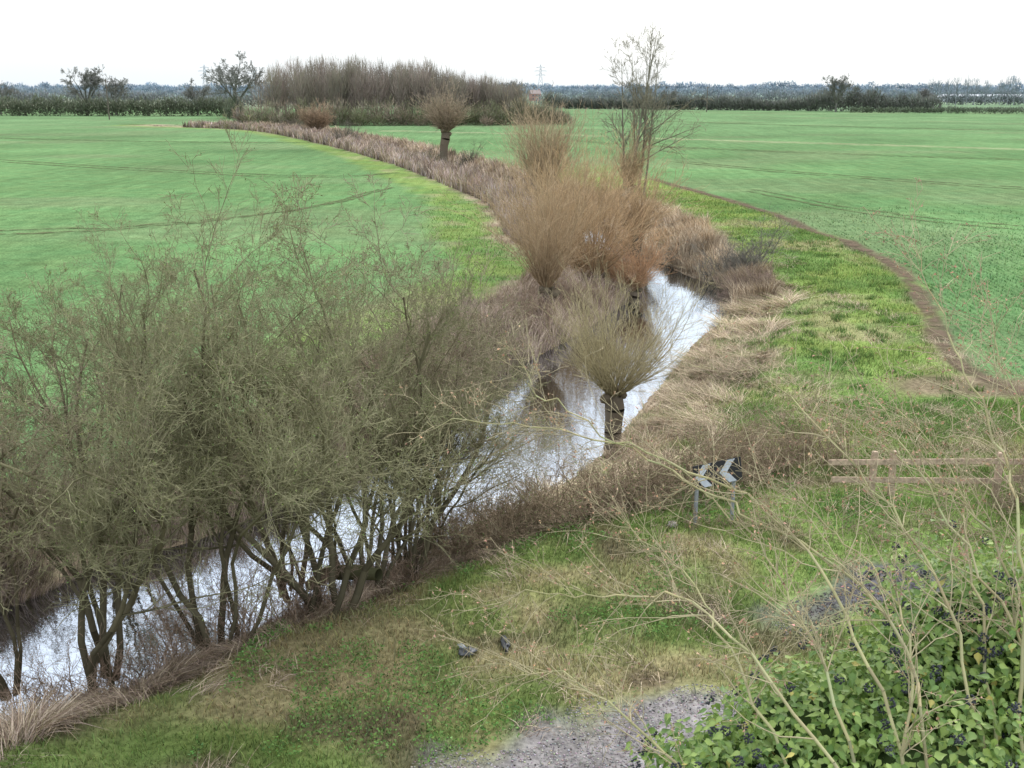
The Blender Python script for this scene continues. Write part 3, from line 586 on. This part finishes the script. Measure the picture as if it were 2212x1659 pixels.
for i,x in enumerate((-.38,.38)):
    ac=Acc(); prisms(ac,A([[x,.07,-.3]]),A([[x,.07,1.20]]),A([.038]),A([.038]),A([[.36,.38,.4]]),12); o=ac.obj('post_%d'%(i+1),gal,True,sg)
    boxm('clip_%d'%(i+1),(.10,.04,.03),(x,.03,1.05),gal,sg)
wood=pmat('weathered_wood',(.44,.33,.24),.85,0,12,.35)
fn=empty('wooden_fence',(0,0,0))
for i,x in enumerate((7.35,7.75,9.9,12.2,14.5)):
    z=float(hgt([x],[20.1])[0]); boxm('post_%d'%(i+1),(.12,.12,1.35),(x,20.1,z+.28),wood,fn,(0,.02*(-1)**i,0),.012)
for i,(x0,x1,z) in enumerate([(6.4,10.0,.74),(6.5,9.95,.34),(10.02,14.6,.76),(10.0,14.6,.36)]):
    boxm('rail_%d'%(i+1),(x1-x0,.045,.12),((x0+x1)/2,20.015,z),wood,fn,(0,math.radians(.6 if i%2 else -.5),0),.01)
def lump(name,loc,size,mat,seed):
    rg=np.random.default_rng(seed); V=sphV*A(size)*(1+rg.normal(0,.25,(len(sphV),1))); 
    o=mk(name,V,ST,None,mat); o.location=loc; o.rotation_euler=(0,0,rg.random()*3); return o
dk=pmat('dark_plastic',(.06,.065,.07),.35,0,15,.6); pale=pmat('pale_plastic',(.36,.39,.42),.4,0,12,.5)
lump('plastic_bag',(-.65,13.8,.03),(.15,.10,.04),dk,1); lump('plastic_wrapper',(-.74,13.93,.04),(.07,.04,.025),pale,2); lump('plastic_sheet',(-.1,14.05,.03),(.25,.06,.03),dk,3)
lump('field_stone',(3.05,18.5,.02),(.09,.08,.06),pmat('stone',(.30,.27,.24),.9),4)
ac=Acc(); x,y=scatter(45000,-2.5,7,9.4,17); td=trk(x,y); k=td<.95*(.4+.9*vn(x,y,.9,60)); x,y=x[k],y[k]; n=len(x); s=.007+.013*R.random(n)
V=(oct_[None]*s[:,None,None]*(1+R.normal(0,.2,(n,6,1)))*A([1,1,.6])+np.column_stack([x,y,hgt(x,y)+.004])[:,None]).reshape(-1,3)
ac.add(V,(OT[None]+(np.arange(n)*6)[:,None,None]).reshape(-1,3),np.repeat(jit((.31,.285,.28),n,.35)*(1-.7*ss(3.8,5,x))[:,None],6,axis=0)); ac.obj('gravel',dmat('gravel_stone'))
ac=Acc(); fp=A([[-3.6,17.0,-.5],[-3.2,16.8,-.15],[-2.7,16.5,.0],[-2.25,16.2,.1]]); prisms(ac,fp[:-1],fp[1:],A([.1,.13,.14]),A([.13,.14,.10]),A([[.13,.13,.07]]*3),9); ac.obj('fallen_log',twigM,True)
def pole(x,y,h):
    e=empty('telegraph_pole',(x,y,0)); ac=Acc(); prisms(ac,A([[0,0,-.5]]),A([[0,0,h]]),A([.18]),A([.13]),A([[.15,.13,.11]]),8); ac.obj('pole',twigM,parent=e)
    ac=Acc(); prisms(ac,A([[-.9,0,h-.5]]),A([[.9,0,h-.5]]),A([.07]),A([.07]),A([[.15,.13,.11]]),6); ac.obj('crossarm',twigM,parent=e)
pole(-109,293,10.5); pole(70,390,9)
def pylon(x,y,h):
    ac=Acc(); P0=[];P1=[]; lv=[0,.2,.38,.54,.68,.8,.9,1]; wd=[.12,.09,.068,.05,.035,.028,.02,.004]; cs=[(-1,-1),(1,-1),(1,1),(-1,1)]
    for i in range(7):
        for j in range(4):
            a_=A([cs[j][0]*wd[i]*h,cs[j][1]*wd[i]*h,lv[i]*h]);b_=A([cs[j][0]*wd[i+1]*h,cs[j][1]*wd[i+1]*h,lv[i+1]*h]); k=(j+1)%4
            c_=A([cs[k][0]*wd[i+1]*h,cs[k][1]*wd[i+1]*h,lv[i+1]*h]); P0+=[a_,a_];P1+=[b_,c_]
    for zf,w_ in((.66,.17),(.79,.22),(.9,.15)):
        P0+=[A([-w_*h,0,zf*h]),A([-w_*h,0,zf*h]),A([w_*h,0,zf*h])];P1+=[A([w_*h,0,zf*h]),A([0,0,(zf+.04)*h]),A([0,0,(zf+.04)*h])]
    n=len(P0); prisms(ac,A(P0),A(P1),np.full(n,.16),np.full(n,.16),np.tile([.45,.50,.55],(n,1)),4); o=ac.obj('electricity_pylon',twigM); o.location=(x,y,0)
pylon(-365,1300,36); pylon(34,1300,36); pylon(592,1290,24); pylon(-330,1400,34)
brick=pmat('red_brick',(.36,.21,.18),.9,0,1,.15); tile=pmat('roof_tile',(.30,.25,.24),.9,0,1,.1); glass=pmat('window_glass',(.12,.13,.14),.2)
h=empty('brick_house',(16,760,0),(0,0,.3)); boxm('walls',(7,6,4.8),(0,0,2.4),brick,h,bev=0)
me=bpy.data.meshes.new('roof'); me.from_pydata([(-3.8,-3.3,4.8),(3.8,-3.3,4.8),(3.8,3.3,4.8),(-3.8,3.3,4.8),(-3.8,0,7.4),(3.8,0,7.4)],[],[(0,1,5,4),(2,3,4,5),(0,4,3),(1,2,5),(3,2,1,0)]); me.materials.append(tile)
o=bpy.data.objects.new('roof',me); sc.collection.objects.link(o); o.parent=h
for i,(x,z) in enumerate([(-2.3,1.4),(2.3,1.4),(-2.3,3.6),(0,3.6),(2.3,3.6)]): boxm('window_%d'%(i+1),(1.0,.1,1.1),(x,-3.03,z),glass,h,bev=0)
boxm('door',(1,.1,2.1),(0,-3.03,1.05),glass,h,bev=0)
boxm('chimney',(.7,.7,1.5),(2.9,0,7.5),brick,h,bev=0)

# ------------------------------------------------ world, sun, camera
w=bpy.data.worlds.new('World'); sc.world=w; w.use_nodes=True; nt=w.node_tree; nd=nt.nodes; lk=nt.links
bg=nd['Background']; sk=nd.new('ShaderNodeTexSky'); sk.sky_type='NISHITA'; sk.sun_disc=False; sk.sun_elevation=math.radians(48); sk.sun_rotation=math.radians(35); sk.dust_density=4
bg.inputs['Strength'].default_value=.08; lk.new(sk.outputs[0],bg.inputs['Color'])
tc=nd.new('ShaderNodeTexCoord'); sp=nd.new('ShaderNodeSeparateXYZ'); lk.new(tc.outputs['Generated'],sp.inputs[0])
cr=nd.new('ShaderNodeValToRGB'); cr.color_ramp.elements[0].position=.0; cr.color_ramp.elements[0].color=(.88,.95,1.0,1); cr.color_ramp.elements[1].position=.8; cr.color_ramp.elements[1].color=(1.55,1.58,1.62,1)
lk.new(sp.outputs['Z'],cr.inputs[0])
b2=nd.new('ShaderNodeBackground'); lk.new(cr.outputs[0],b2.inputs['Color']); b2.inputs['Strength'].default_value=.98
ad=nd.new('ShaderNodeAddShader'); lk.new(bg.outputs[0],ad.inputs[0]); lk.new(b2.outputs[0],ad.inputs[1]); lk.new(ad.outputs[0],nd['World Output'].inputs['Surface'])
sl=bpy.data.lights.new('sun','SUN'); sl.energy=1.0; sl.angle=math.radians(30); sl.color=(1,.97,.92)
so=bpy.data.objects.new('sun',sl); sc.collection.objects.link(so); so.rotation_euler=(math.radians(42),0,math.radians(-35+180))
cd=bpy.data.cameras.new('camera'); cd.lens=36.9; cd.sensor_width=36; cd.clip_end=12000; cd.clip_start=.05
co=bpy.data.objects.new('camera',cd); sc.collection.objects.link(co); co.location=(0,0,8); co.rotation_euler=(math.radians(90-15.7),0,0); sc.camera=co
